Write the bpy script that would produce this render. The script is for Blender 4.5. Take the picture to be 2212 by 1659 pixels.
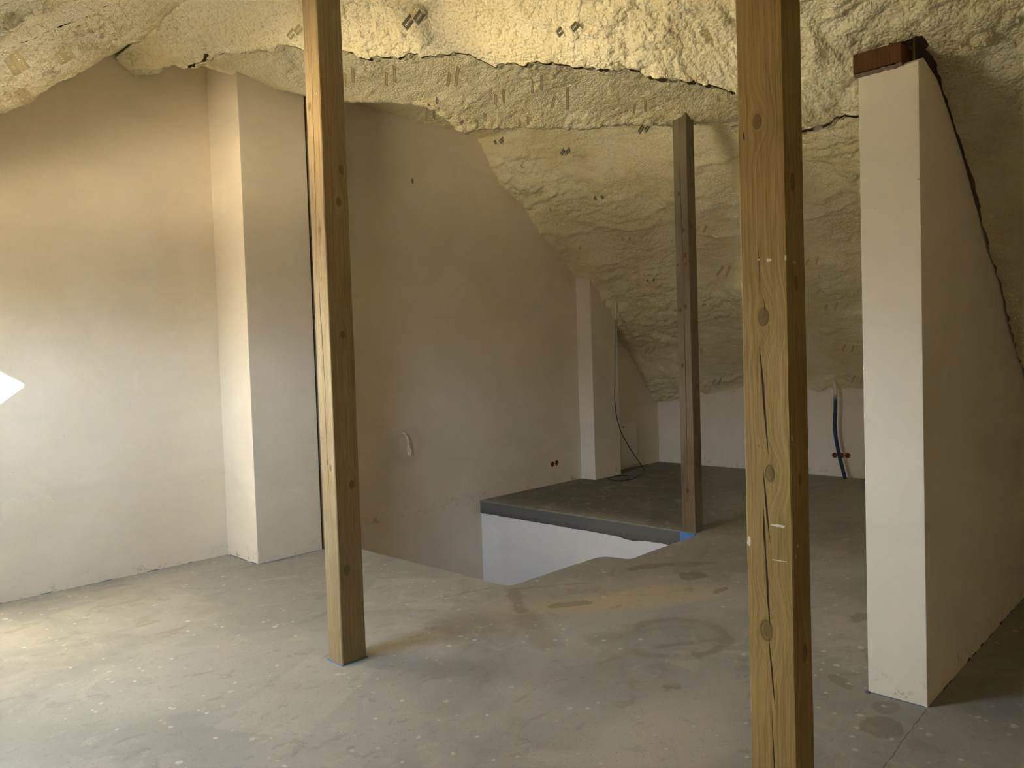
import bpy, bmesh, math, random
import numpy as np
from mathutils import Vector, Matrix, noise as mnoise
for o in list(bpy.data.objects): bpy.data.objects.remove(o, do_unlink=True)
sc = bpy.context.scene; C = sc.collection
random.seed(4); rng = np.random.RandomState(5)

# ------------------------------------------------------------------ camera
YAW, PITCH, ROLL, FPX, CAMH = 0.8017779, 0.0342826, -0.0321372, 1655.6757, 1.6
def make_camera():
    fwd = Vector((math.sin(YAW)*math.cos(PITCH), math.cos(YAW)*math.cos(PITCH), -math.sin(PITCH)))
    r = fwd.cross(Vector((0, 0, 1))).normalized(); u = r.cross(fwd)
    r2 = r*math.cos(ROLL)+u*math.sin(ROLL); u2 = -r*math.sin(ROLL)+u*math.cos(ROLL)
    cd = bpy.data.cameras.new('camera'); cam = bpy.data.objects.new('camera', cd); C.objects.link(cam)
    M = Matrix((r2, u2, -fwd)).transposed().to_4x4(); M.translation = (0, 0, CAMH); cam.matrix_world = M
    cd.sensor_fit = 'HORIZONTAL'; cd.sensor_width = 36; cd.lens = FPX/2212*36; cd.clip_start = .05
    sc.camera = cam
make_camera()
# ------------------------------------------------------------------ light
SKY, SKYLINE, GROUND, SUN, EXPOSURE = 16.0, 8.0, 50.0, 70.0, 1.86
w = bpy.data.worlds.new('world'); sc.world = w; w.use_nodes = True
nt = w.node_tree; nt.nodes.clear()
tc = nt.nodes.new('ShaderNodeTexCoord'); sep = nt.nodes.new('ShaderNodeSeparateXYZ'); nt.links.new(tc.outputs['Generated'], sep.inputs[0])
mr = nt.nodes.new('ShaderNodeMapRange'); mr.inputs[1].default_value = -1; mr.inputs[2].default_value = 1; nt.links.new(sep.outputs[2], mr.inputs[0])
mx = nt.nodes.new('ShaderNodeValToRGB'); nt.links.new(mr.outputs[0], mx.inputs[0])   # warm glow from below added to light the ceiling, dimmed skyline, sky
cr_ = mx.color_ramp; cr_.elements[0].position = .36; cr_.elements[1].position = .45
for ps in (.53, .60, .80): cr_.elements.new(ps)
for e_, col, k_ in zip(cr_.elements, ((1.0, .85, .57), (.78, .74, .66), (.70, .72, .72), (.68, .84, 1.0), (.56, .77, 1.0)), (GROUND, SKYLINE, SKYLINE, SKY, SKY*.38)):
    e_.color = tuple(c_*k_/100 for c_ in col)+(1,)
bg = nt.nodes.new('ShaderNodeBackground'); bg.inputs[1].default_value = 100; nt.links.new(mx.outputs[0], bg.inputs[0])
wo = nt.nodes.new('ShaderNodeOutputWorld'); nt.links.new(bg.outputs[0], wo.inputs[0])
sl = bpy.data.lights.new('sun', 'SUN'); sl.energy = SUN; sl.angle = math.radians(.6); sl.color = (1, .93, .80)
so = bpy.data.objects.new('sun', sl); C.objects.link(so)
so.rotation_euler = Vector((1.0, 1.94, -.67)).to_track_quat('-Z', 'Y').to_euler()
sc.view_settings.view_transform = 'Standard'; sc.view_settings.look = 'None'
sc.view_settings.gamma = 1; sc.view_settings.exposure = EXPOSURE; sc.view_settings.use_curve_mapping = False
sc.cycles.max_bounces = 10; sc.cycles.diffuse_bounces = 8

# ------------------------------------------------------------------ helpers
def tag(o, label=None, cat=None, group=None, kind=None):
    if label: o['label'] = label
    if cat: o['category'] = cat
    if group: o['group'] = group
    if kind: o['kind'] = kind
    return o
def link(name, me, mat=None, parent=None):
    o = bpy.data.objects.new(name, me); C.objects.link(o)
    if mat: me.materials.append(mat)
    if parent: o.parent = parent
    return o
def from_bm(name, bm, mat=None, parent=None, smooth=False):
    me = bpy.data.meshes.new(name); bmesh.ops.recalc_face_normals(bm, faces=bm.faces[:]); bm.to_mesh(me); bm.free()
    if smooth: me.polygons.foreach_set('use_smooth', [True]*len(me.polygons))
    return link(name, me, mat, parent)
def empty(name, loc, rot=(0, 0, 0)):
    o = bpy.data.objects.new(name, None); o.empty_display_size = .1; C.objects.link(o); o.location = loc; o.rotation_euler = rot
    return o
def struct(o, kind='structure'): o['kind'] = kind; return o
def box(bm, a, b):
    vs = [bm.verts.new((x, y, z)) for x in (a[0], b[0]) for y in (a[1], b[1]) for z in (a[2], b[2])]
    for f in ((0, 1, 3, 2), (4, 6, 7, 5), (0, 4, 5, 1), (2, 3, 7, 6), (0, 2, 6, 4), (1, 5, 7, 3)): bm.faces.new([vs[i] for i in f])
def prism(bm, pts, axis, lo, hi):
    """pts polygon in the other two axes, extruded along axis"""
    def mk(p, h):
        q = list(p); q.insert(axis, h); return bm.verts.new(q)
    A = [mk(p, lo) for p in pts]; B = [mk(p, hi) for p in pts]; n = len(pts)
    bm.faces.new(A); bm.faces.new(B[::-1])
    for i in range(n): bm.faces.new((A[i], A[(i+1) % n], B[(i+1) % n], B[i]))
def catmull(P, n=10):
    P = [Vector(p) for p in P]; P = [2*P[0]-P[1]]+P+[2*P[-1]-P[-2]]; out = []
    for i in range(1, len(P)-2):
        for k in range(n):
            t = k/n; a, b, c, d = P[i-1:i+3]
            out.append(.5*((2*b)+(c-a)*t+(2*a-5*b+4*c-d)*t*t+(3*b-a-3*c+d)*t**3))
    out.append(P[-2]); return out
def tube(bm, P, r, seg=10, rf=None):
    prev = None; up = Vector((.3, .2, 1)).normalized(); rings = []
    for i, p in enumerate(P):
        t = (P[min(i+1, len(P)-1)]-P[max(i-1, 0)]).normalized()
        u = t.cross(up).normalized() if abs(t.dot(up)) < .99 else t.orthogonal().normalized()
        if prev is not None:
            u = (prev-t*prev.dot(t)).normalized()
        prev = u; v = t.cross(u); rr = rf(i/(len(P)-1)) if rf else r
        rings.append([bm.verts.new(p+u*rr*math.cos(6.28318*k/seg)+v*rr*math.sin(6.28318*k/seg)) for k in range(seg)])
    for a, b in zip(rings, rings[1:]):
        for k in range(seg): bm.faces.new((a[k], a[(k+1) % seg], b[(k+1) % seg], b[k]))
    bm.faces.new(rings[0][::-1]); bm.faces.new(rings[-1])

# ------------------------------------------------------------------ node expressions
class N:
    def __init__(s, name, rough=.9, spec=.2, flat=False):
        s.flat = flat; s.m = bpy.data.materials.new(name); s.m.use_nodes = True; s.nt = s.m.node_tree
        s.b = s.nt.nodes['Principled BSDF']; s.b.inputs['Roughness'].default_value = rough
        s.b.inputs['Specular IOR Level'].default_value = spec
    def put(s, v, sock):
        if isinstance(v, X): s.nt.links.new(v.s, sock)
        elif isinstance(v, (tuple, list)): sock.default_value = tuple(v)+((1,) if len(v) == 3 and len(sock.default_value) == 4 else ())
        else: sock.default_value = v
    def math(s, op, a, b=0, c=None):
        n = s.nt.nodes.new('ShaderNodeMath'); n.operation = op; s.put(a, n.inputs[0]); s.put(b, n.inputs[1])
        if c is not None: s.put(c, n.inputs[2])
        return X(s, n.outputs[0])
    def pos(s, obj=False):
        if obj: o = s.nt.nodes.new('ShaderNodeTexCoord').outputs['Object']
        else: o = s.nt.nodes.new('ShaderNodeNewGeometry').outputs['Position']
        n = s.nt.nodes.new('ShaderNodeSeparateXYZ'); s.nt.links.new(o, n.inputs[0])
        return [X(s, n.outputs[i]) for i in range(3)]
    def vec(s, x, y, z):
        n = s.nt.nodes.new('ShaderNodeCombineXYZ'); s.put(x, n.inputs[0]); s.put(y, n.inputs[1]); s.put(z, n.inputs[2]); return X(s, n.outputs[0])
    def noise(s, v, scale, detail=3, rough=.5, dist=0):
        n = s.nt.nodes.new('ShaderNodeTexNoise'); s.put(v, n.inputs['Vector']); n.inputs['Scale'].default_value = scale
        n.inputs['Detail'].default_value = detail; n.inputs['Roughness'].default_value = rough; n.inputs['Distortion'].default_value = dist
        return X(s, n.outputs[0])
    def vor(s, v, scale, feat='F1', out='Distance', rand=1.0, smooth=None, dim='3D'):
        n = s.nt.nodes.new('ShaderNodeTexVoronoi'); n.voronoi_dimensions = dim if not s.flat else '2D'; n.feature = feat; s.put(v, n.inputs['Vector']); n.inputs['Scale'].default_value = scale
        n.inputs['Randomness'].default_value = rand
        if smooth is not None: n.inputs['Smoothness'].default_value = smooth
        return X(s, n.outputs[out])
    def step(s, x, lo, hi, a=0., b=1.):
        n = s.nt.nodes.new('ShaderNodeMapRange'); n.interpolation_type = 'SMOOTHSTEP'; s.put(x, n.inputs[0])
        for i, v in zip((1, 2, 3, 4), (lo, hi, a, b)): s.put(v, n.inputs[i])
        return X(s, n.outputs[0])
    def mix(s, f, a, b):
        n = s.nt.nodes.new('ShaderNodeMix'); n.data_type = 'RGBA'; s.put(f, n.inputs[0]); s.put(a, n.inputs[6]); s.put(b, n.inputs[7]); return X(s, n.outputs[2])
    def color(s, c): s.put(c, s.b.inputs['Base Color'])
    def bump(s, h, dist, strength=1.0):
        n = s.nt.nodes.new('ShaderNodeBump'); n.inputs['Strength'].default_value = strength; n.inputs['Distance'].default_value = dist
        s.put(h, n.inputs['Height']); s.nt.links.new(n.outputs[0], s.b.inputs['Normal'])
class X:
    def __init__(s, n, sock): s.n = n; s.s = sock
    def __add__(a, b): return a.n.math('ADD', a, b)
    __radd__ = __add__
    def __mul__(a, b): return a.n.math('MULTIPLY', a, b)
    __rmul__ = __mul__
    def __sub__(a, b): return a.n.math('SUBTRACT', a, b)
    def __rsub__(a, b): return a.n.math('SUBTRACT', b, a)
    def __truediv__(a, b): return a.n.math('DIVIDE', a, b)
    def sq(a): return a.n.math('MULTIPLY', a, a)
    def sqrt(a): return a.n.math('SQRT', a)
    def abs(a): return a.n.math('ABSOLUTE', a)
    def exp(a): return a.n.math('EXPONENT', a)
    def max(a, b): return a.n.math('MAXIMUM', a, b)
    def min(a, b): return a.n.math('MINIMUM', a, b)

def simple(name, col, rough=.6, spec=.3, metal=0, nscale=0, namp=.1):
    m = N(name, rough, spec); m.b.inputs['Metallic'].default_value = metal
    if nscale:
        p = m.pos(True); n = m.noise(m.vec(*p), nscale, 4); m.color(m.mix(n, tuple(c*(1-namp) for c in col), tuple(min(1, c*(1+namp)) for c in col)))
    else: m.color(col)
    return m.m

def mat_plaster(name, base=(.80, .725, .61), alt=(.745, .665, .54), gable=False, mould=1.0):
    m = N(name, .85, .15); x, y, z = m.pos(); v = m.vec(x, y, z)
    n1 = m.noise(v, 1.1, 4, .55, .6); n2 = m.noise(v, 4.5, 5, .6, 1.2); n3 = m.noise(m.vec(x*.6, y*.6, z*3), 2.0, 3, .5, .4)
    c = m.mix(m.step(n1, .35, .68), base, alt)
    c = m.mix(m.step(n2, .55, .75)*.35, c, (base[0]*1.1, base[1]*1.12, base[2]*1.14))
    c = m.mix(m.step(n3, .5, .72)*.3, c, (alt[0]*.9, alt[1]*.93, alt[2]*.98))
    mn = m.noise(v, 9, 5, .7); mf = m.noise(v, 55, 4, .7)
    k = m.step(z, -.02, .0)*m.step(z, .0, .16, 1, 0)*m.step(mn, .52, .68)*m.step(mf, .42, .6)*(.85*mould)
    c = m.mix(k, c, (.13, .10, .075))
    sp = m.vor(v, 9); k2 = m.step(sp, .018, .035, 1, 0)*.7
    c = m.mix(k2, c, (.2, .16, .11))
    if gable:
        a = ((x-4.97+n2*.1).sq()+(z-.72).sq()*1.3).sqrt(); k3 = m.step((a-.17).abs(), .02, .09, .10, 0)
        c = m.mix(k3, c, (.3, .25, .18))
        def mk(cx, cz, rx, rz, d=.85):
            a = (((x-cx)/rx).sq()+((z-cz)/rz).sq()); return m.step(a, .6, 1.2, d, 0)
        c = m.mix(mk(5.11, 3.47, .014, .03), c, (.08, .06, .04)); c = m.mix(mk(3.02, .07, .09, .02, .5)*m.step(mf, .4, .6), c, (.15, .1, .08))
    m.color(c); m.bump(m.noise(v, 40, 4, .6)+n2*1.2, .0025, .35)
    return m.m

def mat_foam(name, k=1.0, fine=1.0):
    m = N(name, .5, .35); x, y, z = m.pos(); v = m.vec(x, y, z)
    n = m.noise(v, 1.6, 4, .6, .8); n2 = m.noise(v, 7, 4, .6, 1.0); n3 = m.noise(v, 3.1, 3, .5, 1.5)
    c = m.mix(m.step(n, .38, .65), (.86*k, .775*k, .53*k), (.79*k, .69*k, .42*k))
    c = m.mix(m.step(n2, .5, .72)*.5, c, (.86*k, .79*k, .59*k))
    c = m.mix(m.step(n3, .62, .72)*.45, c, (.72*k, .58*k, .30*k))
    wv = m.vec(x+n2*.06, y+n*.08, z+n2*.05)
    vb = m.vor(wv, 62); nf = m.noise(v, 130, 3, .6)
    m.color(c); m.bump((1-vb.sq())*.6*fine+nf*.25+m.noise(wv, 34, 3, .55)*.9, .011, 1.0)
    return m.m

def mat_wood(name, light, dark, knots=(), cracks=(), flecks=(), grain=70, grey=0, seed=0):
    m = N(name, .72, .2); x, y, z = m.pos(True); c = y-x
    low = m.noise(m.vec(c*3, z*.7, seed), 1.5, 2, .5); g = c+(low-.5)*.022; km = None; kc = None
    for (ck, zk, rk) in knots:
        dc = c-ck; dz = (z-zk)*.62; r = (dc.sq()+dz.sq()).sqrt()
        e = (r.sq()*(-1/(2.6*rk)**2)).exp()
        g = g*(1-e)+(r*1.25+ck)*e
        core = m.step(r, rk*.55, rk*.95, 1, 0); rim = m.step((r-rk*.85).abs(), 0, rk*.22, 1, 0)
        km = core if km is None else km.max(core); kc = rim if kc is None else kc.max(rim)
    g1 = m.noise(m.vec(g*grain*1.7, z*1.0, seed+x*0+3), 1, 4, .7, .05); g2 = m.noise(m.vec(g*grain*6, z*9, seed+7), 1, 3, .7)
    big = m.noise(m.vec(c*6, z*1.3, seed+9), 1, 3, .6)
    f = m.step(g1*.6+g2*.4, .34, .64)
    col = m.mix(f, dark, light)
    col = m.mix(m.step(big, .45, .75)*.45, col, tuple(d*.8 for d in dark))
    st_ = m.noise(m.vec(c*140, z*3.5, seed+20), 1, 4, .75); col = m.mix(m.step(st_, .5, .66)*.5, col, tuple(d*.6 for d in dark))
    if grey: col = m.mix(m.step(m.noise(m.vec(c*4, z*.7, seed+4), 1.2, 3), .4, .6)*grey, col, (.24, .215, .155))
    h = g1*.6+g2*.35
    if km is not None:
        col = m.mix(km*.75, col, tuple(d*.6 for d in dark)); col = m.mix(kc*.6, col, tuple(d*.38 for d in dark)); h = h-kc*.5
    for (z0, z1, c0, c1, wd) in cracks:
        t = (z-z0)/(z1-z0); cc = c0+(c1-c0)*t+(m.noise(m.vec(z*5, seed, 0), 1, 3)-.5)*.012
        wid = (t*(1-t)*4).max(0)*wd
        k = m.step((c-cc).abs()/(wid+1e-5), .5, 1.0, 1, 0)*m.step(wid, 0, wd*.1)
        col = m.mix(k, col, (.05, .018, .008)); h = h-k*4
    for (ck, zk, rc, rz) in flecks:
        e = ((c-ck)/rc).sq()+((z-zk)/rz).sq()+(m.noise(m.vec(c*90, z*90, seed), 1, 3)-.5)*2.2
        col = m.mix(m.step(e, .55, .8, .85, 0), col, (.75, .70, .58))
    sp = m.vor(m.vec(c, z, 0), 14); rnd = m.vor(m.vec(c, z, 0), 14, out='Color')
    col = m.mix(m.step(sp, .015, .03, .6, 0), col, (.6, .55, .42))
    m.color(col); m.bump(h, .0022, .8)
    return m.m

def mat_floor():
    m = N('screed', .88, .12, True); x, y, z = m.pos(); v = m.vec(x, y, 0)
    n0 = m.noise(v, .8, 4, .6, .6); n1 = m.noise(v, 2.6, 5, .6, .8); n2 = m.noise(v, 9, 5, .65, .5); nf = m.noise(v, 260, 3, .7)
    xw = x+(n1-.5)*.25; yw = y+(m.noise(m.vec(x, y, 5), 2.6, 4)-.5)*.25
    c = m.mix(m.step(n0, .38, .62), (.315, .31, .275), (.40, .39, .345))
    c = m.mix(m.step(n1, .5, .7)*.5, c, (.43, .41, .345)); c = m.mix(m.step(n2, .55, .75)*.4, c, (.30, .28, .235))
    # broad paler yellowish zones
    def ell(cx, cy, rx, ry, rot=0, lo=.75, hi=1.1, X_=None, Y_=None):
        X_ = X_ or xw; Y_ = Y_ or yw; ca, sa = math.cos(rot), math.sin(rot)
        dx = X_-cx; dy = Y_-cy; a = ((dx*ca+dy*sa)/rx).sq()+((dy*ca-dx*sa)/ry).sq(); return m.step(a, lo, hi, 1, 0)
    xs = x+(n2-.5)*.10; ys = y+(m.noise(m.vec(x, y, 9), 9, 4)-.5)*.10
    def es(*a, **k): return ell(*a, X_=xs, Y_=ys, **k)
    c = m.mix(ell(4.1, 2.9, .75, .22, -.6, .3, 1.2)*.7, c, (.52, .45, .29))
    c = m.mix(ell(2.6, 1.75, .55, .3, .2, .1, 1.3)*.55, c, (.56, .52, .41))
    c = m.mix(es(4.35, 3.0, .10, .05)*.0, c, (.2, .2, .2))
    dark = (.185, .17, .135)
    for e, k in ((es(4.79, 3.26, .22, .07, -.5), .75), (es(4.76, 2.88, .12, .09), .7), (es(4.58, 2.56, .1, .03), .6), (es(3.33, 1.12, .105, .085, 0), .6),
                 (es(3.52, 1.17, .075, .055, 0), .5), (es(3.74, 3.17, .16, .06, -.6), .6), (es(3.66, 1.42, .09, .04, .8), .55), (es(4.62, 1.66, .10, .05, 0), .6),
                 (es(4.10, 1.42, .12, .05, .3), .45), (es(5.04, 3.05, .2, .07, -.7), .5), (es(3.97, 1.75, .15, .035, 0), .35), (es(3.1, 2.0, .05, .03), .5)):
        c = m.mix(e*k, c, dark)
    # wheel mark ring
    R = ((xs-3.66).sq()+((ys-2.33)*1.15).sq()).sqrt(); c = m.mix(m.step((R-.30).abs(), .02, .06, 1, 0)*m.step(n1, .3, .55)*.6, c, dark)
    # smear from the stair corner, and trowel joints
    def seg(x0, y0, x1, y1, wd, soft=1.6, X_=None, Y_=None):
        X_ = X_ or xs; Y_ = Y_ or ys; L = math.hypot(x1-x0, y1-y0); ux, uy = (x1-x0)/L, (y1-y0)/L
        dx = X_-x0; dy = Y_-y0; t = dx*ux+dy*uy; d = (dx*uy-dy*ux).abs()
        return m.step(d, wd/soft, wd*soft, 1, 0)*m.step(t, -.02, .04)*m.step(t, L-.04, L+.02, 1, 0)
    c = m.mix(seg(3.76, 3.71, 3.42, 3.28, .035)*.5, c, dark); c = m.mix(seg(3.42, 3.28, 3.1, 2.77, .06, 2.2)*.4, c, dark)
    c = m.mix(seg(3.75, 3.68, 4.2, 3.35, .012)*.5, c, dark); c = m.mix(seg(3.7, 3.8, 3.1, 4.0, .008)*.5, c, dark)
    c = m.mix(seg(3.3, 2.7, 3.9, 2.35, .05, 2.5)*.35, c, dark); c = m.mix(seg(3.45, 2.35, 3.8, 2.12, .02, 2)*.5, c, dark)
    # trowelled patches with straight borders (grey cement filler)
    def rect(x0, y0, x1, y1, rot=0):
        cx, cy = (x0+x1)/2, (y0+y1)/2; ca, sa = math.cos(rot), math.sin(rot); X_ = x+(n2-.5)*.03; Y_ = y+(n2-.5)*.03
        dx = X_-cx; dy = Y_-cy
        return m.step((dx*ca+dy*sa).abs()-(x1-x0)/2, -.01, .01, 1, 0)*m.step((dy*ca-dx*sa).abs()-(y1-y0)/2, -.01, .01, 1, 0)
    c = m.mix(rect(1.25, 5.72, 1.72, 6.0, .2)*.55, c, (.26, .26, .245)); c = m.mix(rect(2.3, 4.1, 3.2, 5.9, .1)*.45, c, (.30, .30, .28))
    c = m.mix(rect(1.5, 3.1, 2.35, 3.55, .5)*.35, c, (.50, .47, .40)); c = m.mix(rect(2.9, 3.85, 3.6, 4.5, .7)*.35, c, (.46, .45, .37))
    # wing floor: newer, darker screed
    wing = m.step(x+(n1-.5)*.5+y*.0, 5.75, 6.3)*.9
    wing2 = m.step(y+(n1-.5)*.5+(5.9-x)*.6, 3.0, 3.7)
    cd = m.mix(m.step(n1, .35, .7), (.135, .125, .10), (.195, .18, .145))
    c = m.mix(wing*(wing2*.65+.35), c, cd)
    # right bay: shade behind the partition painted darker into the screed
    c = m.mix(m.step(y+(n1-.5)*.2, .75, 1.05, 1, 0)*m.step(x, 3.2, 3.7)*.35, c, (.22, .2, .16))
    # hairline crack
    xc = x+(n2-.5)*.03; c = m.mix(seg(3.63, 1.03, 2.75, 1.0, .0018, 1.9, xc, y+(n2-.5)*.03)*.7, c, (.10, .085, .06))
    # paint drips
    wv = m.vec(x+(n2-.5)*.03, y+(nf-.5)*.004, 0)
    for s, th, zz in ((6.5, .10, 0), (12, .12, 3)):
        vv = m.vec(x+(n2-.5)*.02+zz, y+(m.noise(v, 20, 2)-.5)*.02, 0)
        d = m.vor(vv, s); n = m.nt.nodes[-1] if False else None
        col = m.vor(vv, s, out='Color'); sp = m.nt.nodes.new('ShaderNodeSeparateColor'); m.nt.links.new(col.s, sp.inputs[0]); rr = X(m, sp.outputs[0])
        pick = m.step(rr, .6, 1.0)*th
        k = m.step(d-pick, -.012, .012, 1, 0)*m.step(rr, .62, .66)*m.step(m.noise(v, 1.7, 3), .45, .55)
        c = m.mix(k*.75, c, (.66, .63, .55))
    for sc_, lo_, hi_, k_ in ((5, .56, .66, .35), (16, .60, .70, .35), (48, .60, .72, .3)):
        c = m.mix(m.step(m.noise(m.vec(x*.8, y*1.2, 4), sc_, 5, .65, 1.0), lo_, hi_)*k_, c, (.20, .185, .145))
    c = m.mix(m.step(m.noise(m.vec(x, y, 8), 3.3, 5, .7, 1.5), .56, .66)*.4, c, (.50, .465, .37))
    dk = m.vor(m.vec(x*.8+3, y*.8, 0), 12); c = m.mix(m.step(dk, .02, .05, .5, 0), c, (.15, .13, .1))
    sp_ = m.vor(m.vec(x*1.3, y, 2), 45); c = m.mix(m.step(sp_, .06, .12, .25, 0), c, (.18, .165, .13))
    c = m.mix(m.step(nf, .35, .7)*.4, c, (.2, .185, .15))
    # screed edge (sides) stays plain grey
    c = m.mix(m.step(z, -.014, -.003, 1, 0), c, (.15, .145, .135))
    m.color(c); m.bump(nf*.5+n2*1.5+m.noise(v, 70, 3)*.5, .003, .55)
    return m.m

M_gable = mat_plaster('plaster_gable', gable=True)
M_plaster = mat_plaster('plaster_wall')
M_part = mat_plaster('plaster_partition', (.88, .80, .66), (.84, .755, .60))
M_white = mat_plaster('plaster_white', (.90, .86, .84), (.85, .81, .80), mould=0)
M_foam = mat_foam('spray_foam')
M_floor = mat_floor()
M_steel = simple('hanger_steel', (.42, .40, .34), .5, .4, .3, 30, .3)
M_foamy = simple('hanger_foam_dusted', (.78, .72, .54), .6, .3, 0, 40, .15)
M_dark = simple('dark_gap', (.05, .035, .02), .9, .1)
M_blue = simple('blue_edge_foam', (.10, .25, .62), .7, .3, 0, 20, .2)
M_whitepaint = simple('white_enamel', (.76, .73, .68), .4, .4)

# ------------------------------------------------------------------ numpy noise for real foam relief
def _h(ix, iy, s):
    n = (ix.astype(np.int64)*374761393+iy.astype(np.int64)*668265263+s*1274126177) & 0x7fffffff
    n = ((n ^ (n >> 13))*1274126177) & 0x7fffffff
    n = ((n ^ (n >> 16))*668265263) & 0x7fffffff
    return ((n ^ (n >> 15)) & 0xffffff)/float(0xffffff)
def vn(x, y, s=0):
    ix = np.floor(x); iy = np.floor(y); fx = x-ix; fy = y-iy; fx = fx*fx*(3-2*fx); fy = fy*fy*(3-2*fy)
    a = _h(ix, iy, s); b = _h(ix+1, iy, s); c = _h(ix, iy+1, s); d = _h(ix+1, iy+1, s)
    return (a*(1-fx)+b*fx)*(1-fy)+(c*(1-fx)+d*fx)*fy
def fbm(x, y, o=4, s=0):
    r = 0; a = .5
    for i in range(o): r = r+a*vn(x*2**i+i*17.3, y*2**i-i*9.1, s+i); a *= .5
    return r
def worley(x, y, s=0):
    ix = np.floor(x); iy = np.floor(y); best = np.full(x.shape, 9.); rr = np.zeros(x.shape)
    for i in (-1, 0, 1):
        for j in (-1, 0, 1):
            cx = ix+i; cy = iy+j; px = cx+_h(cx, cy, s+11); py = cy+_h(cx, cy, s+23)
            d = (x-px)**2+(y-py)**2; k = d < best; best = np.where(k, d, best); rr = np.where(k, _h(cx, cy, s+31), rr)
    return np.sqrt(best), rr
def dome(x, y, s):
    d, r = worley(x, y, s); return np.sqrt(np.maximum(0, 1.0-np.minimum(d, 1)**2*1.0))*(.55+.45*r)
def foam_h(s, y, big, st=1.0, an=1.0):
    """relief of sprayed foam in metres, toward the room; st = cell size factor, an = stretch"""
    wx = s+.05*(fbm(s*5, y*5, 3, 3)-.5); wy = y+.05*(fbm(s*5+9, y*5, 3, 4)-.5)
    reg = fbm(s*1.3, y*1.3, 3, 8)
    h = big*(fbm(s*1.1, y*1.1, 4, 1)-.47)*.12
    a = np.clip((reg-.30)*4, .25, 1.2)
    h += dome(wx*11/st, wy*11/st*an, 5)*.034*a*st
    h += dome(wx*24/st, wy*24/st*an, 6)*.027*a*st**.5
    h += dome(wx*50/st+3, wy*50/st*an, 7)*.012
    # crests left by each pass of the gun
    h += .022*big*np.maximum(0, 1-np.abs(fbm(s*1.6, y*1.6, 4, 12)-.45)*16)
    return h
def grid_mesh(name, Pxyz, hfun, mat, flip=None):
    """Pxyz (n,m,3) base positions, hfun (n,m) relief along the room-side normal"""
    du = np.gradient(Pxyz, axis=0); dv = np.gradient(Pxyz, axis=1); nn = np.cross(du, dv); nn /= np.linalg.norm(nn, axis=2, keepdims=True)+1e-12
    nn = np.where(nn[..., 2:3] > 0, -nn, nn)
    V = Pxyz+nn*hfun[..., None]; n, m = V.shape[:2]
    idx = np.arange(n*m).reshape(n, m); q = np.stack([idx[:-1, :-1], idx[1:, :-1], idx[1:, 1:], idx[:-1, 1:]], -1).reshape(-1, 4)
    return V.reshape(-1, 3), q
def build_mesh(name, chunks, mat, smooth=True):
    vs = []; fs = []; o = 0
    for V, q in chunks: vs.append(V); fs.append(q+o); o += len(V)
    V = np.concatenate(vs).astype(np.float32); q = np.concatenate(fs).astype(np.int32)
    me = bpy.data.meshes.new(name); me.vertices.add(len(V)); me.vertices.foreach_set('co', V.ravel())
    me.loops.add(q.size); me.loops.foreach_set('vertex_index', q.ravel()); me.polygons.add(len(q))
    me.polygons.foreach_set('loop_start', np.arange(0, q.size, 4, dtype=np.int32)); me.polygons.foreach_set('loop_total', np.full(len(q), 4, np.int32))
    me.polygons.foreach_set('use_smooth', np.ones(len(q), bool)); me.update(); me.validate()
    return link(name, me, mat)

# ------------------------------------------------------------------ dimensions (metres)
YG, XK, XB, SX, SY = 6.29, 9.57, 5.92, 3.76, 3.74       # gable wall, knee wall, slab edge, stair opening corner
RX, RZ = 2.27, 4.10                                     # ridge
def zP(x): return RZ-.8*(x-RX)
def zO(x): return RZ-.75*(RX-x)
def zS(x): return 4.13-.865*(x-6.1)
EY = np.array([-5, 1.15, 1.37, 1.66, 1.79, 1.88, 2.17, 2.58, 3.16, 3.28, 3.65, 4.23, 4.51, 4.77, 5.12, 5.5, 6.5])
EX = np.array([3.95, 3.95, 3.95, 3.90, 3.76, 3.65, 3.51, 3.37, 3.23, 3.13, 3.04, 2.88, 2.77, 2.68, 2.59, 2.50, 2.40])
def xE(y): return np.interp(y, EY, EX)

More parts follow.
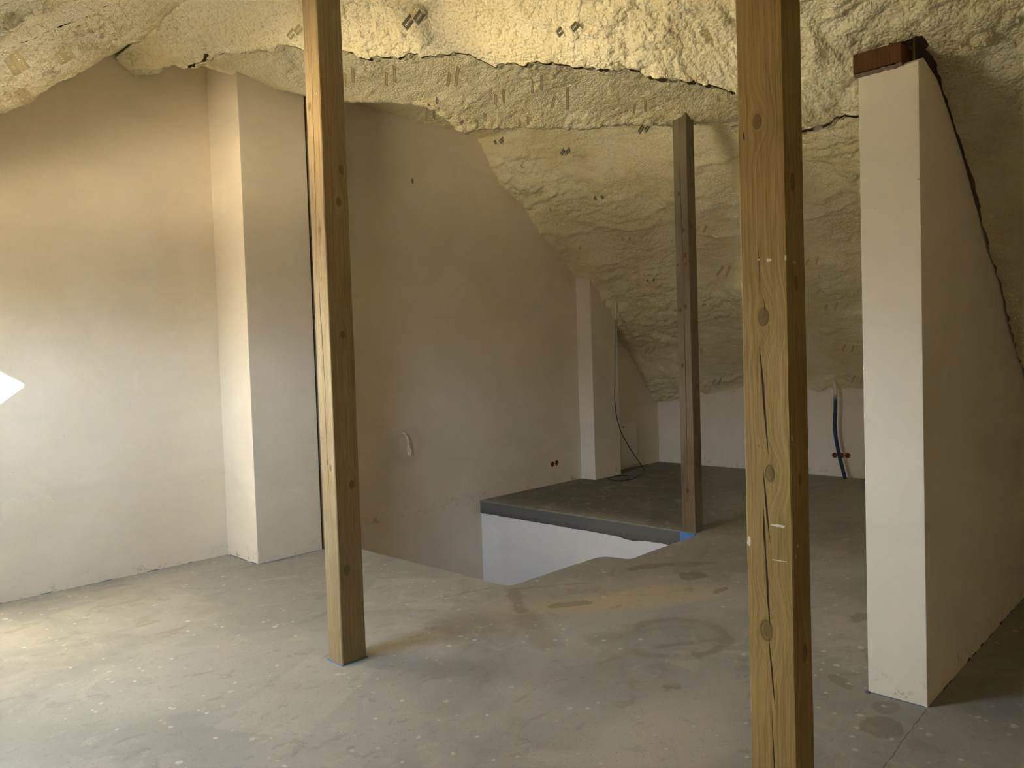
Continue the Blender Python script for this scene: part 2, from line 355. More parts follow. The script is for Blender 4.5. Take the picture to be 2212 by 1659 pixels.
# ------------------------------------------------------------------ foam ceiling
def lin(a, b, step): return np.linspace(a, b, max(2, int(abs(b-a)/step)+1))
def build_ceiling():
    ch = []
    def add(Pm, h): ch.append(grid_mesh('c', Pm, h, None))
    # P2: slope over the stair side, ends in a curled lip along xE(y)
    ys = lin(1.16, 6.36, .0095); t = lin(0, 1, .0085/1.6)
    T, Y = np.meshgrid(t, ys, indexing='ij'); XEy = xE(Y)+.10*(fbm(Y*5, Y*0, 5, 40)-.47)+.03*(dome(Y*14, Y*0+.5, 41)-.5)
    Xp = RX+(XEy-RX)*T; Z = zP(Xp)
    Z = Z+.05*np.exp(-((Xp-RX)/.25)**2)*-1
    P = np.stack([Xp, Y, Z], -1); H = 1.2*foam_h(Xp*1.28, Y, .8, .85+.6*np.clip((2.2-Y)/1.2, 0, 1))
    wj = np.clip((1.7-Y)/.45, 0, 1); wj = wj*wj*(3-2*wj); H = H*(1-wj)+wj*foam_h(Xp*1.28, Y, 1.1, 1.75, .8)
    P[..., 2] += wj*.062*np.clip((Xp-3.4)/.6, 0, 1)
    H = H+(1-wj)*.03*np.exp(-((Xp-XEy+.05)/.10)**2)      # fuller along the lip
    add(P, H)
    n = 26; k = np.linspace(0, 1, n)               # the cut end of the slope above the lip
    K, Y = np.meshgrid(k, ys, indexing='ij'); XEy = xE(Y)+.10*(fbm(Y*5, Y*0, 5, 40)-.47)+.03*(dome(Y*14, Y*0+.5, 41)-.5)
    ang = K*2.2; wj = np.clip((1.7-Y)/.45, 0, 1); wj = wj*wj*(3-2*wj)
    base = zP(XEy)+wj*.062*np.clip((XEy-3.4)/.6, 0, 1)-(1-wj)*(.024+.94*foam_h(XEy*1.28, Y, .8, .85+.6*np.clip((2.2-Y)/1.2, 0, 1)))-wj*.78*foam_h(XEy*1.28, Y, 1.1, 1.75, .8)
    Xc = XEy-.022+.05*np.sin(np.minimum(ang, 1.57))+.0; Zc = np.where(ang < 1.57, base+.05*(1-np.cos(ang)), base+.05)+np.maximum(0, K-.7)/.3*(4.35-base)
    h2 = .6*foam_h(Zc*1.3+4, Y, .3)*np.clip((K-.1)*5, 0, 1)
    Pc = np.stack([Xc+h2, Y, Zc], -1); ch.append(grid_mesh('c', Pc, np.zeros_like(Xc), None))
    # P1: same slope in front of the partition, down to its own low wall
    for (xa, xb, ya, yb) in ((RX, 3.70, -.3, 1.20), (3.70, 6.12, -.3, 1.018)):
        ys = lin(ya, yb, .0115); xs = lin(xa, xb, .0105); XX, YY = np.meshgrid(xs, ys, indexing='ij')
        edge = np.exp(-((yb-YY)/.03)**2)*(xa > 3); rag = fbm(XX*14, YY*14, 4, 60)
        add(np.stack([XX, YY+edge*(rag-.55)*.03, zP(XX)+.062*np.clip((XX-3.4)/.6, 0, 1)+edge*.02*rag], -1), foam_h(XX*1.28, YY, 1.1, 1.75, .8))
    xs = lin(RX, 6.12, .05); ys = lin(-3.05, -.3, .05); XX, YY = np.meshgrid(xs, ys, indexing='ij')
    add(np.stack([XX, YY, zP(XX)+.062*np.clip((XX-3.4)/.6, 0, 1)], -1), foam_h(XX*1.28, YY, 1.3, 1.75, .8))
    # O: opposite slope with the roof window
    def O(x0, x1, y0, y1, st):
        XX, YY = np.meshgrid(lin(x0, x1, st*.8), lin(y0, y1, st), indexing='ij')
        add(np.stack([XX, YY, zO(XX)], -1), foam_h(XX*1.25+3, YY, .8, 1.35)*1.15)
    O(WX1, RX, 4.1, 6.36, .011); O(WX1, RX, -3.05, 4.1, .05); O(WX0, WX1, -3.05, WY0, .05); O(WX0, WX1, WY1, 6.36, .03); O(-2.1, WX0, -3.05, 6.36, .05)
    # wing ceiling: sagging flat part and slope S down to the knee wall
    yx = np.array([2.0, 3.2, 3.78, 4.03, 4.39, 4.76, 5.14, 5.46, 5.74, 5.98, 6.12, 6.20, 6.4, 9])
    yy = np.array([5.9, 5.8, 5.50, 5.28, 5.03, 5.08, 4.73, 4.40, 4.06, 3.80, 3.72, 3.50, 3.38, 3.30])
    xs = np.concatenate([lin(2.42, 5.0, .017), lin(5.0, 9.68, .0125)[1:]]); ys = lin(1.27, 6.36, .0145)
    XX, YY = np.meshgrid(xs, ys, indexing='ij')
    ye = np.interp(XX, yx, yy)+.05*(fbm(XX*4, YY*0, 3, 50)-.45)
    low = 1-np.clip((YY-ye)/.16, 0, 1); low = low*low*(3-2*low)
    U = XX*math.sin(YAW)+YY*math.cos(YAW); Cl = np.minimum(4.12, 3.70+.3*(6.95-U)); Cz = 4.12+(Cl-4.12)*low; S_ = zS(XX)
    kk = .05; hh = np.clip(.5+.5*(S_-Cz)/kk, 0, 1); Z = S_*(1-hh)+Cz*hh-kk*hh*(1-hh)
    sm = 1-.5*np.clip((YY-5.4)/.3, 0, 1)*np.clip((6.0-XX)/.3, 0, 1)
    raf = .022*np.cos((YY-.35)*2*np.pi/.95)
    fl = np.clip((XX-5.9)/.6, 0, 1)
    Hf = foam_h(XX*1.1+8, YY, .35, .95)*(1-fl)+foam_h(XX*1.35+8, YY*.62, .8, 1.15)*fl
    Hf = Hf+fl*np.clip((YY-6.02)/.2, 0, 1)*(.06*(fbm(XX*7, YY*7, 4, 70)-.4)+.03*dome(XX*9, YY*9, 71))
    Hf = Hf*sm*(1.25+.45*fl)+raf*fl+.06*np.exp(-(((XX-5.99)/.2)**2+((YY-3.6)/.16)**2))
    add(np.stack([XX, YY, Z], -1), Hf)
    return build_mesh('ceiling', ch, M_foam)
WX0, WX1, WY0, WY1 = -.80, .11, 3.32, 4.65
struct(build_ceiling())

# unseen dark shell added above the foam to shut out the sky
bm = bmesh.new()
def slab4(bm, p, n, th):
    a = [bm.verts.new(Vector(q)) for q in p]; b = [bm.verts.new(Vector(q)+Vector(n)*th) for q in p]
    bm.faces.new(a); bm.faces.new(b[::-1])
    for i in range(4): bm.faces.new((a[i], b[i], b[(i+1) % 4], a[(i+1) % 4]))
nO = Vector((-.6, 0, .8))
def Opt(x, y, off=.10): return Vector((x, y, zO(x)))+nO*off
for (x0, x1, y0, y1) in ((WX1, 2.45, -3.3, 6.6), (WX0, WX1, -3.3, WY0), (WX0, WX1, WY1, 6.6), (-2.6, WX0, -3.3, 6.6)):
    slab4(bm, [Opt(x0, y0), Opt(x1, y0), Opt(x1, y1), Opt(x0, y1)], nO, .02)
box(bm, (2.2, -3.3, 4.42), (6.5, 6.6, 4.52)); box(bm, (2.30, -3.3, 4.20), (2.42, 6.6, 4.5))
slab4(bm, [(6.3, -3.3, 4.42), (6.3, 6.6, 4.42), (10.0, 6.6, zS(10.0)+.3), (10.0, -3.3, zS(10.0)+.3)], (.65, 0, .76), .1)
struct(from_bm('light_block_shell', bm, M_dark))

# ------------------------------------------------------------------ walls
def bool_holes(o, holes):
    """holes: list of (centre, axis, radius, depth) really cut into the wall"""
    bmc = bmesh.new()
    for c, ax, r, d in holes:
        rot = Matrix.Rotation(math.pi/2, 4, 'X') if ax == 'Y' else Matrix.Rotation(math.pi/2, 4, 'Y')
        bmesh.ops.create_cone(bmc, cap_ends=True, segments=28, radius1=r, radius2=r, depth=d, matrix=Matrix.Translation(c) @ rot)
    mc = bpy.data.meshes.new('tmp'); bmc.to_mesh(mc); bmc.free(); oc = bpy.data.objects.new('tmp', mc); C.objects.link(oc)
    md = o.modifiers.new('b', 'BOOLEAN'); md.operation = 'DIFFERENCE'; md.solver = 'EXACT'; md.object = oc
    bpy.context.view_layer.update(); dg = bpy.context.evaluated_depsgraph_get(); me = bpy.data.meshes.new_from_object(o.evaluated_get(dg))
    o.modifiers.clear(); o.data = me; bpy.data.objects.remove(oc, do_unlink=True)
GS = [(7.18, .255), (7.262, .262)]; KS = [(3.73, .262), (3.65, .265), (3.572, .27)]
bm = bmesh.new(); prism(bm, [(-2.3, -3.0), (9.9, -3.0), (9.9, 1.05), (6.35, 4.30), (2.2, 4.40), (-2.3, .95)], 1, YG, YG+.2)
wg = struct(from_bm('wall_gable', bm, M_gable)); bool_holes(wg, [((x, YG, z), 'Y', .031, .1) for x, z in GS]+[((4.855, YG, .862), 'Y', .012, .08)])
bm = bmesh.new(); box(bm, (XK, -3.2, -.3), (XK+.2, YG+.1, 1.22))
wk = struct(from_bm('wall_knee', bm, M_plaster)); bool_holes(wk, [((XK, y, z), 'X', .031, .1) for y, z in KS])
bm = bmesh.new()
top = [(3.63, 2.815), (3.70, 2.845), (3.9, 2.80), (4.08, 2.685), (4.33, 2.50), (4.64, 2.235), (4.96, 2.03), (5.32, 1.73), (5.67, 1.42), (6.05, 1.12), (6.2, 1.0)]
prism(bm, [(6.2, -.1), (3.63, -.1)]+top, 1, 1.03, 1.28)
wp = struct(from_bm('wall_partition', bm, M_part))
bv = wp.modifiers.new('bevel', 'BEVEL'); bv.width = .003; bv.segments = 2; bv.limit_method = 'ANGLE'
bm = bmesh.new(); prism(bm, [(6.1, -.1), (9.7, -.1), (9.7, 1.2), (6.3, 4.2), (6.3, 4.4), (4.1, 4.4), (4.1, 2.6), (6.1, 1.05)], 1, 1.18, 1.279)
struct(from_bm('wall_right', bm, M_plaster))
bm = bmesh.new(); box(bm, (6.05, -3.2, -.1), (6.2, 1.03, 1.25)); struct(from_bm('wall_knee_right', bm, M_plaster))
bm = bmesh.new(); box(bm, (-2.4, -3.3, -.2), (10, -3.05, 4.6)); struct(from_bm('wall_back', bm, M_plaster))
bm = bmesh.new(); box(bm, (-2.25, -3.2, -.2), (-1.95, YG+.1, 1.15)); struct(from_bm('wall_left', bm, M_plaster))
# chimney-like pilasters against the gable wall
bm = bmesh.new(); box(bm, (2.95, 5.77, -.05), (3.545, YG+.02, 4.22))
o = struct(from_bm('wall_pilaster', bm, M_plaster)); b = o.modifiers.new('bevel', 'BEVEL'); b.width = .004; b.segments = 2
bm = bmesh.new(); prism(bm, [(7.745, -.05), (8.30, -.05), (8.30, zS(8.30)+.08), (7.745, zS(7.745)+.03)], 1, 6.06, YG+.02)
o = struct(from_bm('wall_pilaster', bm, M_plaster)); b = o.modifiers.new('bevel', 'BEVEL'); b.width = .004; b.segments = 2

# ------------------------------------------------------------------ floor slab with the stair opening
pts = [(-2.2, -3.2), (9.75, -3.2), (9.75, YG+.1), (XB, YG+.1)]
def jit(a, b, n, amp):
    r = []
    for i in range(1, n):
        t = i/n; p = [a[0]+(b[0]-a[0])*t, a[1]+(b[1]-a[1])*t]; d = (mnoise.noise(Vector((p[0]*9, p[1]*9, 2)))+.5*mnoise.noise(Vector((p[0]*25, p[1]*25, 2))))*amp
        L = math.hypot(b[0]-a[0], b[1]-a[1]); r.append((p[0]-(b[1]-a[1])/L*d, p[1]+(b[0]-a[0])/L*d))
    return r
seq = [(XB, YG), (XB, 3.50), (4.90, 3.49), (4.862, 3.515), (4.845, 3.60), (4.815, 3.69), (4.76, 3.725), (4.70, 3.732), (3.83, 3.745), (3.785, 3.765), (3.765, 3.83), (3.76, YG)]
for a, b in zip(seq, seq[1:]):
    pts.append(a); L = math.hypot(b[0]-a[0], b[1]-a[1])
    if L > .3: pts += jit(a, b, int(L/.04), .006)
pts += [(3.76, YG), (3.76, YG+.1), (-2.2, YG+.1)]
bm = bmesh.new(); prism(bm, pts, 2, -.14, 0)
bmesh.ops.triangulate(bm, faces=[f for f in bm.faces if len(f.verts) > 4])
struct(from_bm('floor', bm, M_floor))
bm = bmesh.new(); box(bm, (-.3, 2.5, -3.0), (7.5, YG+.1, -2.85)); struct(from_bm('floor_lower', bm, M_floor))  # unseen lower floor, put in to stop light leaking up the stairwell
bm = bmesh.new(); box(bm, (XB+.012, 3.3, -2.9), (XB+.15, YG+.05, -.139)); box(bm, (3.5, 3.3, -2.9), (XB+.15, 3.44, -.139)); box(bm, (3.45, 3.3, -2.9), (3.72, YG+.05, -.139))
struct(from_bm('wall_stairwell', bm, M_white))
# ragged cement lip under the screed edge at the stair opening
bm = bmesh.new(); rows = []
for i in range(121):
    y = 3.52+i*(YG-.002-3.52)/120; n1 = mnoise.noise(Vector((y*7, 0, 0))); n2 = mnoise.noise(Vector((y*26, 3, 0)))
    d = -.143-.005*n1-.005*n2-(.018 if 4.08 < y < 4.42 else 0)*abs(math.sin((y-4.08)*9.2)); rows.append([bm.verts.new(v) for v in ((XB-.002+.002*n2, y, -.10), (XB-.006+.003*n1, y, -.135), (XB-.001, y, d), (XB+.013, y, d+.002))])
for a, b in zip(rows, rows[1:]):
    for k in range(3): bm.faces.new((a[k], b[k], b[k+1], a[k+1]))
struct(from_bm('trim_1', bm, simple('cement_lip', (.135, .13, .12), .95, .1, 0, 30, .4), smooth=True))

# ------------------------------------------------------------------ roof window
t_ = Vector((.8, 0, .6)); y_ = Vector((0, 1, 0)); WL = (WX1-WX0)*1.25; WW = WY1-WY0
wr = empty('window_1', (Vector((WX0, WY0, zO(WX0))))); wr['kind'] = 'structure'
Rm = Matrix((t_, y_, nO)).transposed()   # local x along slope, y along wall, z outward
wr.rotation_euler = Rm.to_euler()
def wpart(name, boxes, mat):
    bm = bmesh.new()
    for a, b in boxes: box(bm, a, b)
    return from_bm(name, bm, mat, wr)
wpart('lining', [((-.02, -.02, 0), (0, WW+.02, .10)), ((WL, -.02, 0), (WL+.02, WW+.02, .10)), ((0, -.02, 0), (WL, 0, .10)), ((0, WW, 0), (WL, WW+.02, .10))], M_whitepaint)
wf = simple('window_pine', (.55, .38, .2), .5, .3, 0, 8, .2)
fr = .05
wpart('frame', [((0, 0, .05), (fr, WW, .11)), ((WL-fr, 0, .05), (WL, WW, .11)), ((fr, 0, .05), (WL-fr, fr, .11)), ((fr, WW-fr, .05), (WL-fr, WW, .11))], wf)
gm = bpy.data.materials.new('pane_glass'); gm.use_nodes = True; g = gm.node_tree; g.nodes.clear()
o_ = g.nodes.new('ShaderNodeOutputMaterial'); mxs = g.nodes.new('ShaderNodeMixShader'); tr = g.nodes.new('ShaderNodeBsdfTransparent'); gl = g.nodes.new('ShaderNodeBsdfGlossy'); gl.inputs['Roughness'].default_value = .02
mxs.inputs[0].default_value = .06; g.links.new(tr.outputs[0], mxs.inputs[1]); g.links.new(gl.outputs[0], mxs.inputs[2]); g.links.new(mxs.outputs[0], o_.inputs[0])
wpart('pane', [((fr, fr, .078), (WL-fr, WW-fr, .084))], gm)
pl = bpy.data.lights.new('window_portal', 'AREA'); pl.shape = 'RECTANGLE'; pl.size = WL; pl.size_y = WW; pl.cycles.is_portal = True
po = bpy.data.objects.new('window_portal', pl); C.objects.link(po)
pc = Vector((WX0, WY0, zO(WX0)))+t_*WL/2+y_*WW/2+nO*.13
Mp = Matrix((t_, -y_, nO)).transposed()
Mp = Matrix((t_, y_, nO)).transposed().to_4x4(); Mp.translation = pc; po.matrix_world = Mp   # -Z of the lamp looks into the room

# ------------------------------------------------------------------ timber posts
def post_mesh(w_, d_, z0, z1, seed, ch=.004, amp=.0022):
    bm = bmesh.new(); rings = []; n = int((z1-z0)/.03)
    for i in range(n+1):
        z = z0+(z1-z0)*i/n; cc = []
        prof = [(ch, 0), (w_*.5, 0), (w_-ch, 0), (w_, ch), (w_, d_*.5), (w_, d_-ch), (w_-ch, d_), (w_*.5, d_), (ch, d_), (0, d_-ch), (0, d_*.5), (0, ch)]
        for j, (x, y) in enumerate(prof):
            a = mnoise.noise(Vector((j*3.1+seed, z*1.5, 0)))*amp+mnoise.noise(Vector((j*7.1+seed, z*11, 4)))*amp*.45
            b = mnoise.noise(Vector((j*3.1+seed+50, z*1.5, 0)))*amp+mnoise.noise(Vector((j*7.1+seed, z*12, 9)))*amp*.45
            cc.append(bm.verts.new((x+a, y+b, z)))
        rings.append(cc)
    for a, b in zip(rings, rings[1:]):
        for k in range(12): bm.faces.new((a[k], a[(k+1) % 12], b[(k+1) % 12], b[k]))
    bm.faces.new(rings[0][::-1]); bm.faces.new(rings[-1]); return bm
def timber(loc, w_, d_, h, mat, seed, label, group=None, splinters=()):
    r = empty('timber_post', loc); tag(r, label, 'post', group)
    from_bm('shaft', post_mesh(w_, d_, 0, h, seed), mat, r)
    for (x, y, z, dx, dy, dz, rr) in splinters:
        bm = bmesh.new(); P = catmull([(x, y, z), (x+dx*.5, y+dy*.3, z+dz*.5), (x+dx, y+dy, z+dz)], 5)
        tube(bm, P, rr, 5, lambda t: rr*(1-.85*t)); from_bm('splinter', bm, M_splinter, r, True)
    return r
M_splinter = simple('splinter_wood', (.12, .075, .03), .8)
# nearest post: local y 0..149 mm on the face toward the left, -x on the right face
M_w1 = mat_wood('wood_near_post', (.43, .30, .11), (.265, .165, .055),
    knots=[(.077, 1.70, .019), (.066, 1.22, .017), (.088, .73, .022), (.085, 2.29, .015), (-.06, 1.80, .014), (-.05, 2.1, .018), (-.07, .66, .02), (-.06, 1.2, .012)],
    cracks=[(1.27, 1.62, .070, .094, .0042), (1.0, 1.24, .070, .090, .0034), (.93, 1.12, .086, .090, .004), (.74, .99, .077, .088, .0042), (.48, .72, .066, .082, .003), (.1, .50, .070, .078, .0022), (1.76, 1.92, .086, .090, .0012), (2.24, 2.27, .128, .132, .003), (1.70, 1.76, .072, .076, .0012)],
    flecks=[(.056, 1.87, .009, .006), (.09, 1.875, .005, .003), (.045, 1.062, .025, .005), (.05, .955, .018, .002), (.028, .955, .014, .0015), (.004, 1.87, .004, .012), (.14, 1.0, .006, .02), (-.035, 1.0, .005, .006), (-.02, .97, .004, .006), (-.01, 1.33, .005, .01), (-.05, 1.86, .01, .003)], grain=75, seed=1)
timber((2.22, .995, 0), .126, .149, 4.02, M_w1, 1, 'rough-sawn yellow-brown timber post nearest the camera, long crack and paint smears', None,
       [(.127, .03, 2.26, .012, -.01, .07, .0016), (.127, .02, 2.16, .008, -.008, .05, .0013), (.127, .05, .64, .006, -.004, .10, .003), (.128, .03, .67, .004, 0, .07, .002), (.127, .03, 1.77, .008, 0, .012, .001), (0, .10, 1.3, -.004, .006, .01, .001)])
M_w2 = mat_wood('wood_left_post', (.42, .32, .18), (.25, .165, .07),
    knots=[(.05, 2.30, .014), (.04, 1.05, .012), (.10, 2.95, .014), (-.09, 2.45, .016), (-.1, .95, .016), (-.08, 1.75, .014), (-.05, .5, .02), (-.11, 2.62, .014)],
    cracks=[(2.0, 3.3, .092, .062, .0022), (1.35, 2.1, .060, .082, .0030), (.9, 1.4, .060, .074, .0026)],
    flecks=[(.03, 3.0, .003, .005), (.12, 2.3, .002, .003)], grain=85, grey=.25, seed=5)
timber((2.22, 3.46, 0), .15, .134, 4.02, M_w2, 2, 'timber post left of the stair opening, pale left face and dark right face', None,
       [(.151, .03, .42, .006, -.004, .03, .0012), (-.001, .1, 1.2, -.01, 0, .02, .001), (.151, .03, 1.9, .01, 0, .004, .001)])
M_w3 = mat_wood('wood_far_post', (.215, .165, .085), (.11, .078, .038),
    knots=[(.085, 2.99, .012), (.05, 2.67, .014), (.115, 2.37, .01), (.04, 2.37, .01), (.04, 2.45, .013), (.10, 1.97, .016), (.045, 2.0, .014), (.09, 1.48, .012), (.07, .37, .016), (-.05, .6, .01), (-.09, 1.3, .012), (-.05, 2.7, .013)],
    cracks=[(.3, 2.3, .068, .060, .003), (2.2, 3.3, .058, .075, .003)], grain=60, grey=.5, seed=9)
timber((5.93, 3.54, 0), .13, .135, 4.1, M_w3, 3, 'slim dark grey-brown timber post at the far corner of the stair opening')
timber((3.56, 5.73, 0), .14, .14, 4.2, M_w3, 7, 'dark timber post behind the left post, against the wall by the pilaster')
# purlin stub lying on the partition end
M_w4 = mat_wood('wood_stub', (.17, .075, .022), (.075, .03, .01), knots=[], cracks=[], grain=90, seed=12)
bm = bmesh.new(); box(bm, (0, 0, 0), (.16, .20, .085)); bmesh.ops.bevel(bm, geom=bm.edges[:], offset=.004, segments=2)
o = from_bm('purlin_stub', bm, M_w4); o.location = (3.612, 1.095, 2.826); tag(o, 'short reddish brown timber beam end lying on top of the partition wall end', 'beam')
# torn membrane strip between stub and plaster, part of the stub
bm = bmesh.new(); rows = []
for i in range(41):
    t = i/40; y = .20*t-.005; z = -.012+.006*mnoise.noise(Vector((t*9, 0, 0))); rows.append([bm.verts.new(v) for v in ((-.012-.004*mnoise.noise(Vector((t*14, 2, 0))), y, z-.004), (-.004, y, z+.006), (.02, y, z+.007), (.02, y, z-.006))])
for a, b in zip(rows, rows[1:]):
    for k in range(4): bm.faces.new((a[k], b[k], b[(k+1) % 4], a[(k+1) % 4]))
tm = from_bm('torn_membrane', bm, simple('membrane', (.30, .22, .16), .7), o)

# ------------------------------------------------------------------ drywall hangers (pairs of perforated steel legs)
def strap_mesh(L, wd, holes=True):
    bm = bmesh.new(); n = max(4, int(L/.0055)); xs = [-wd/2, -wd*.12, wd*.12, wd/2]
    vs = [[bm.verts.new((x, 0, -L*i/n)) for x in xs] for i in range(n+1)]
    for i in range(n):
        for j in range(3):
            if j == 1 and holes and 1 < i < n-1 and i % 2 == 0: continue
            bm.faces.new((vs[i][j], vs[i][j+1], vs[i+1][j+1], vs[i+1][j]))
    r = bmesh.ops.solidify(bm, geom=bm.faces[:], thickness=.0012)
    box(bm, (-wd/2, -.004, -L-.001), (wd/2, .006, -L+.001))
    return bm
def clump_mesh(seed, s=1.0):
    bm = bmesh.new(); bmesh.ops.create_icosphere(bm, subdivisions=3, radius=1)
    for v in bm.verts:
        c = v.co.copy(); d = 1+.25*mnoise.noise(c*2+Vector((seed, 0, 0)))+.12*mnoise.noise(c*6+Vector((0, seed, 0)))
        v.co = Vector((c.x*.055, c.y*.062, c.z*.038 if c.z > 0 else c.z*.045))*d*s
    return bm
HG = 'steel drywall hangers sticking out of the foam'
def hanger(loc, slope, L, label, mat, wd=.034, sep=.078, bent=0, clump=.0, rz=0, holes=True):
    th = {'P': math.atan(.8), 'F': 0, 'S': math.atan(.865), 'O': -math.atan(.75)}[slope]
    r = empty('drywall_hanger', loc, (bent*.4, th, rz)); tag(r, label, 'hanger', HG)
    for s in (-1, 1):
        o = from_bm('leg', strap_mesh(L+.045+(.035 if slope == 'S' else 0), wd, holes), mat, r)
        o.location = (0, s*sep/2, .045); o.rotation_euler = ((s*.06+bent*random.uniform(-.2, .2)), bent*random.uniform(-.15, .15), 0)
    if clump:
        o = from_bm('foam_clump', clump_mesh(random.random()*50, clump), M_foam, r, True); o.location = (0, 0, .0)
    return r
HL = [
 # near slope
 ((2.89, 3.44, 3.60), 'P', .115, 'broad steel hanger with two dark legs high on the near slope, left of centre', M_steel, .048, .085, .2, 1.3),
 ((3.20, 2.54, 3.35), 'P', .105, 'splayed steel hanger ringed by a foam rosette, top centre right', M_steel, .038, .085, .6, 1.5),
 ((2.68, 4.37, 3.76), 'P', .10, 'foam-covered hanger peeping out left of the left timber post top', M_foamy, .04, .08, .2, .8),
 ((3.77, .83, 2.89), 'P', .06, 'foam-swallowed hanger right above the partition, left stub of two', M_foamy, .02, .085, .5, 1.2),
 ((3.72, .72, 2.93), 'P', .05, 'foam-swallowed hanger nearest the upper right corner', M_foamy, .018, .085, .5, 1.3),
 # sagging flat part
 ((3.56, 5.12, 3.99), 'F', .20, 'pale hanger close to the right side of the left timber post', M_foamy, .034, .085, .1, .0),
 ((3.80, 4.90, 3.98), 'F', .19, 'hanger with one pale and one grey leg, second right of the left post', M_foamy, .032, .085, .1, .0),
 ((4.18, 4.55, 3.97), 'F', .20, 'cream hanger with a foam lump on its left leg, third right of the left post', M_foamy, .036, .085, .6, 1.3),
 ((4.71, 4.15, 3.94), 'F', .20, 'stout cream hanger in the middle of the foam band, upper row', M_foamy, .036, .085, .2, .0),
 ((4.63, 4.51, 3.89), 'F', .17, 'hanger in the middle of the foam band, lower row, below a smooth foam sheet', M_foamy, .034, .085, .2, .9),
 ((5.01, 4.15, 3.88), 'F', .21, 'crossed and bent foam-coated hanger in the lower row of the foam band', M_foamy, .036, .085, .9, 1.1),
 ((5.60, 3.77, 3.83), 'F', .16, 'pale hanger just above and left of the far post top', M_foamy, .034, .085, .3, .9),
 ((5.99, 3.20, 3.87), 'F', .16, 'hanger buried in ribbed foam between far post and nearest post', M_foamy, .05, .07, .3, 1.6),
 ((3.96, 5.30, 3.87), 'F', .09, 'small round-ended hanger at the lower left of the band, right of the left post', M_foamy, .03, .07, .5, .5),
 ((4.29, 4.96, 3.87), 'F', .12, 'hanger with one perforated black leg on the lower band edge', M_steel, .030, .085, .3, .0),
 ((4.95, 5.78, 4.10), 'F', .15, 'dim hanger on the recessed strip next to the gable wall', M_foamy, .032, .085, .1, .0),
 ((4.74, 4.85, 3.79), 'F', .12, 'cream hanger at the lower band edge, left of the lowest hanging pair', M_foamy, .036, .085, .2, .0),
 ((5.05, 4.63, 3.77), 'F', .12, 'pair of light hanger legs hanging lowest from the band, in front of the far slope', M_foamy, .034, .085, .2, .9),
 # far slope S
 ((6.18, 5.97, 4.06), 'S', .09, 'dark hanger at the top left corner of the far slope', M_steel, .045, .08, .7, .6),
 ((6.44, 5.94, 3.83), 'S', .085, 'small dark hanger below the top left corner of the far slope', M_steel, .04, .075, .1, .0),
 ((6.42, 5.25, 3.84), 'S', .09, 'dark hanger high on the far slope, left of the middle', M_steel, .04, .08, .3, .0),
 ((6.91, 5.18, 3.42), 'S', .10, 'foamed hanger in the second row of the far slope, middle of its left part', M_steel, .045, .08, .3, .7),
 ((6.41, 4.24, 3.85), 'S', .10, 'dark hanger high on the far slope just left of the far post', M_steel, .045, .08, .3, .0),
 ((6.93, 5.97, 3.41), 'S', .08, 'hanger near the gable edge of the far slope, a third of the way down', M_foamy, .03, .08, .6, .8),
 ((7.41, 5.92, 2.98), 'S', .07, 'hanger near the gable edge of the far slope just above the pilaster', M_foamy, .03, .08, .6, .8),
 ((7.39, 5.17, 3.00), 'S', .09, 'foam-tinted hanger halfway down the far slope, left of the far post', M_foamy, .035, .08, .3, .5),
 ((7.44, 4.25, 2.97), 'S', .09, 'foam-tinted hanger halfway down the far slope, right of the far post', M_foamy, .035, .08, .3, .4),
 ((7.91, 5.20, 2.56), 'S', .09, 'hanger left of the far post, right of the pipe end', M_steel, .03, .08, .3, .0),
 ((7.92, 4.25, 2.55), 'S', .12, 'sharp edged foam-dusted hanger between far post and nearest post', M_foamy, .04, .085, .4, .7),
 ((7.91, 3.25, 2.55), 'S', .11, 'hanger right of the nearest post, upper one on the far slope', M_foamy, .03, .08, .2, .0),
 ((8.41, 3.24, 2.12), 'S', .13, 'hanger right of the nearest post, middle one on the far slope', M_foamy, .035, .085, .4, .6),
 ((8.93, 3.27, 1.67), 'S', .13, 'hanger right of the nearest post, third one down', M_foamy, .035, .085, .3, .6),
 ((9.37, 3.32, 1.30), 'S', .14, 'hanger at the foot of the far slope beside the partition edge', M_foamy, .03, .085, .3, .8),
 ((8.89, 5.90, 1.70), 'S', .10, 'foam-dusted hanger low on the far slope near the gable wall', M_foamy, .033, .085, .4, .6),
 ((8.92, 5.18, 1.68), 'S', .08, 'faint hanger low on the far slope right behind the far post', M_foamy, .025, .08, .2, .0),
 ((9.41, 5.18, 1.26), 'S', .12, 'thick hanger at the foot of the far slope right of the far post', M_foamy, .035, .085, .4, .9),
 ((9.40, 5.80, 1.27), 'S', .10, 'thick hanger at the foot of the far slope left of the far post', M_foamy, .033, .085, .5, .9),
 # opposite slope, left
 ((1.32, 5.41, 3.38), 'O', .15, 'long pale hanger overlapping the wall at the left edge of the photo', M_foamy, .045, .085, .2, .9),
 ((1.33, 4.65, 3.40), 'O', .13, 'broad pale hanger in the upper left, middle of the lumpy foam', M_foamy, .05, .085, .2, .9),
 ((1.69, 5.04, 3.67), 'O', .12, 'slender pale hanger in the upper left, right-hand one of the lumpy foam', M_foamy, .022, .085, .1, .5),
 ((1.03, 4.32, 3.17), 'O', .12, 'cut-off hanger at the upper left edge of the photo', M_foamy, .045, .085, .2, .8),
 ((2.61, 5.50, 4.00), 'F', .03, 'short grey hanger stub above the first pilaster', M_steel, .045, .06, .5, .0),
]
for (loc, sl_, L, lab, mt, wd, sp, bent, cl) in HL: hanger(loc, sl_, L, lab, mt, wd, sp, bent, cl*.75)

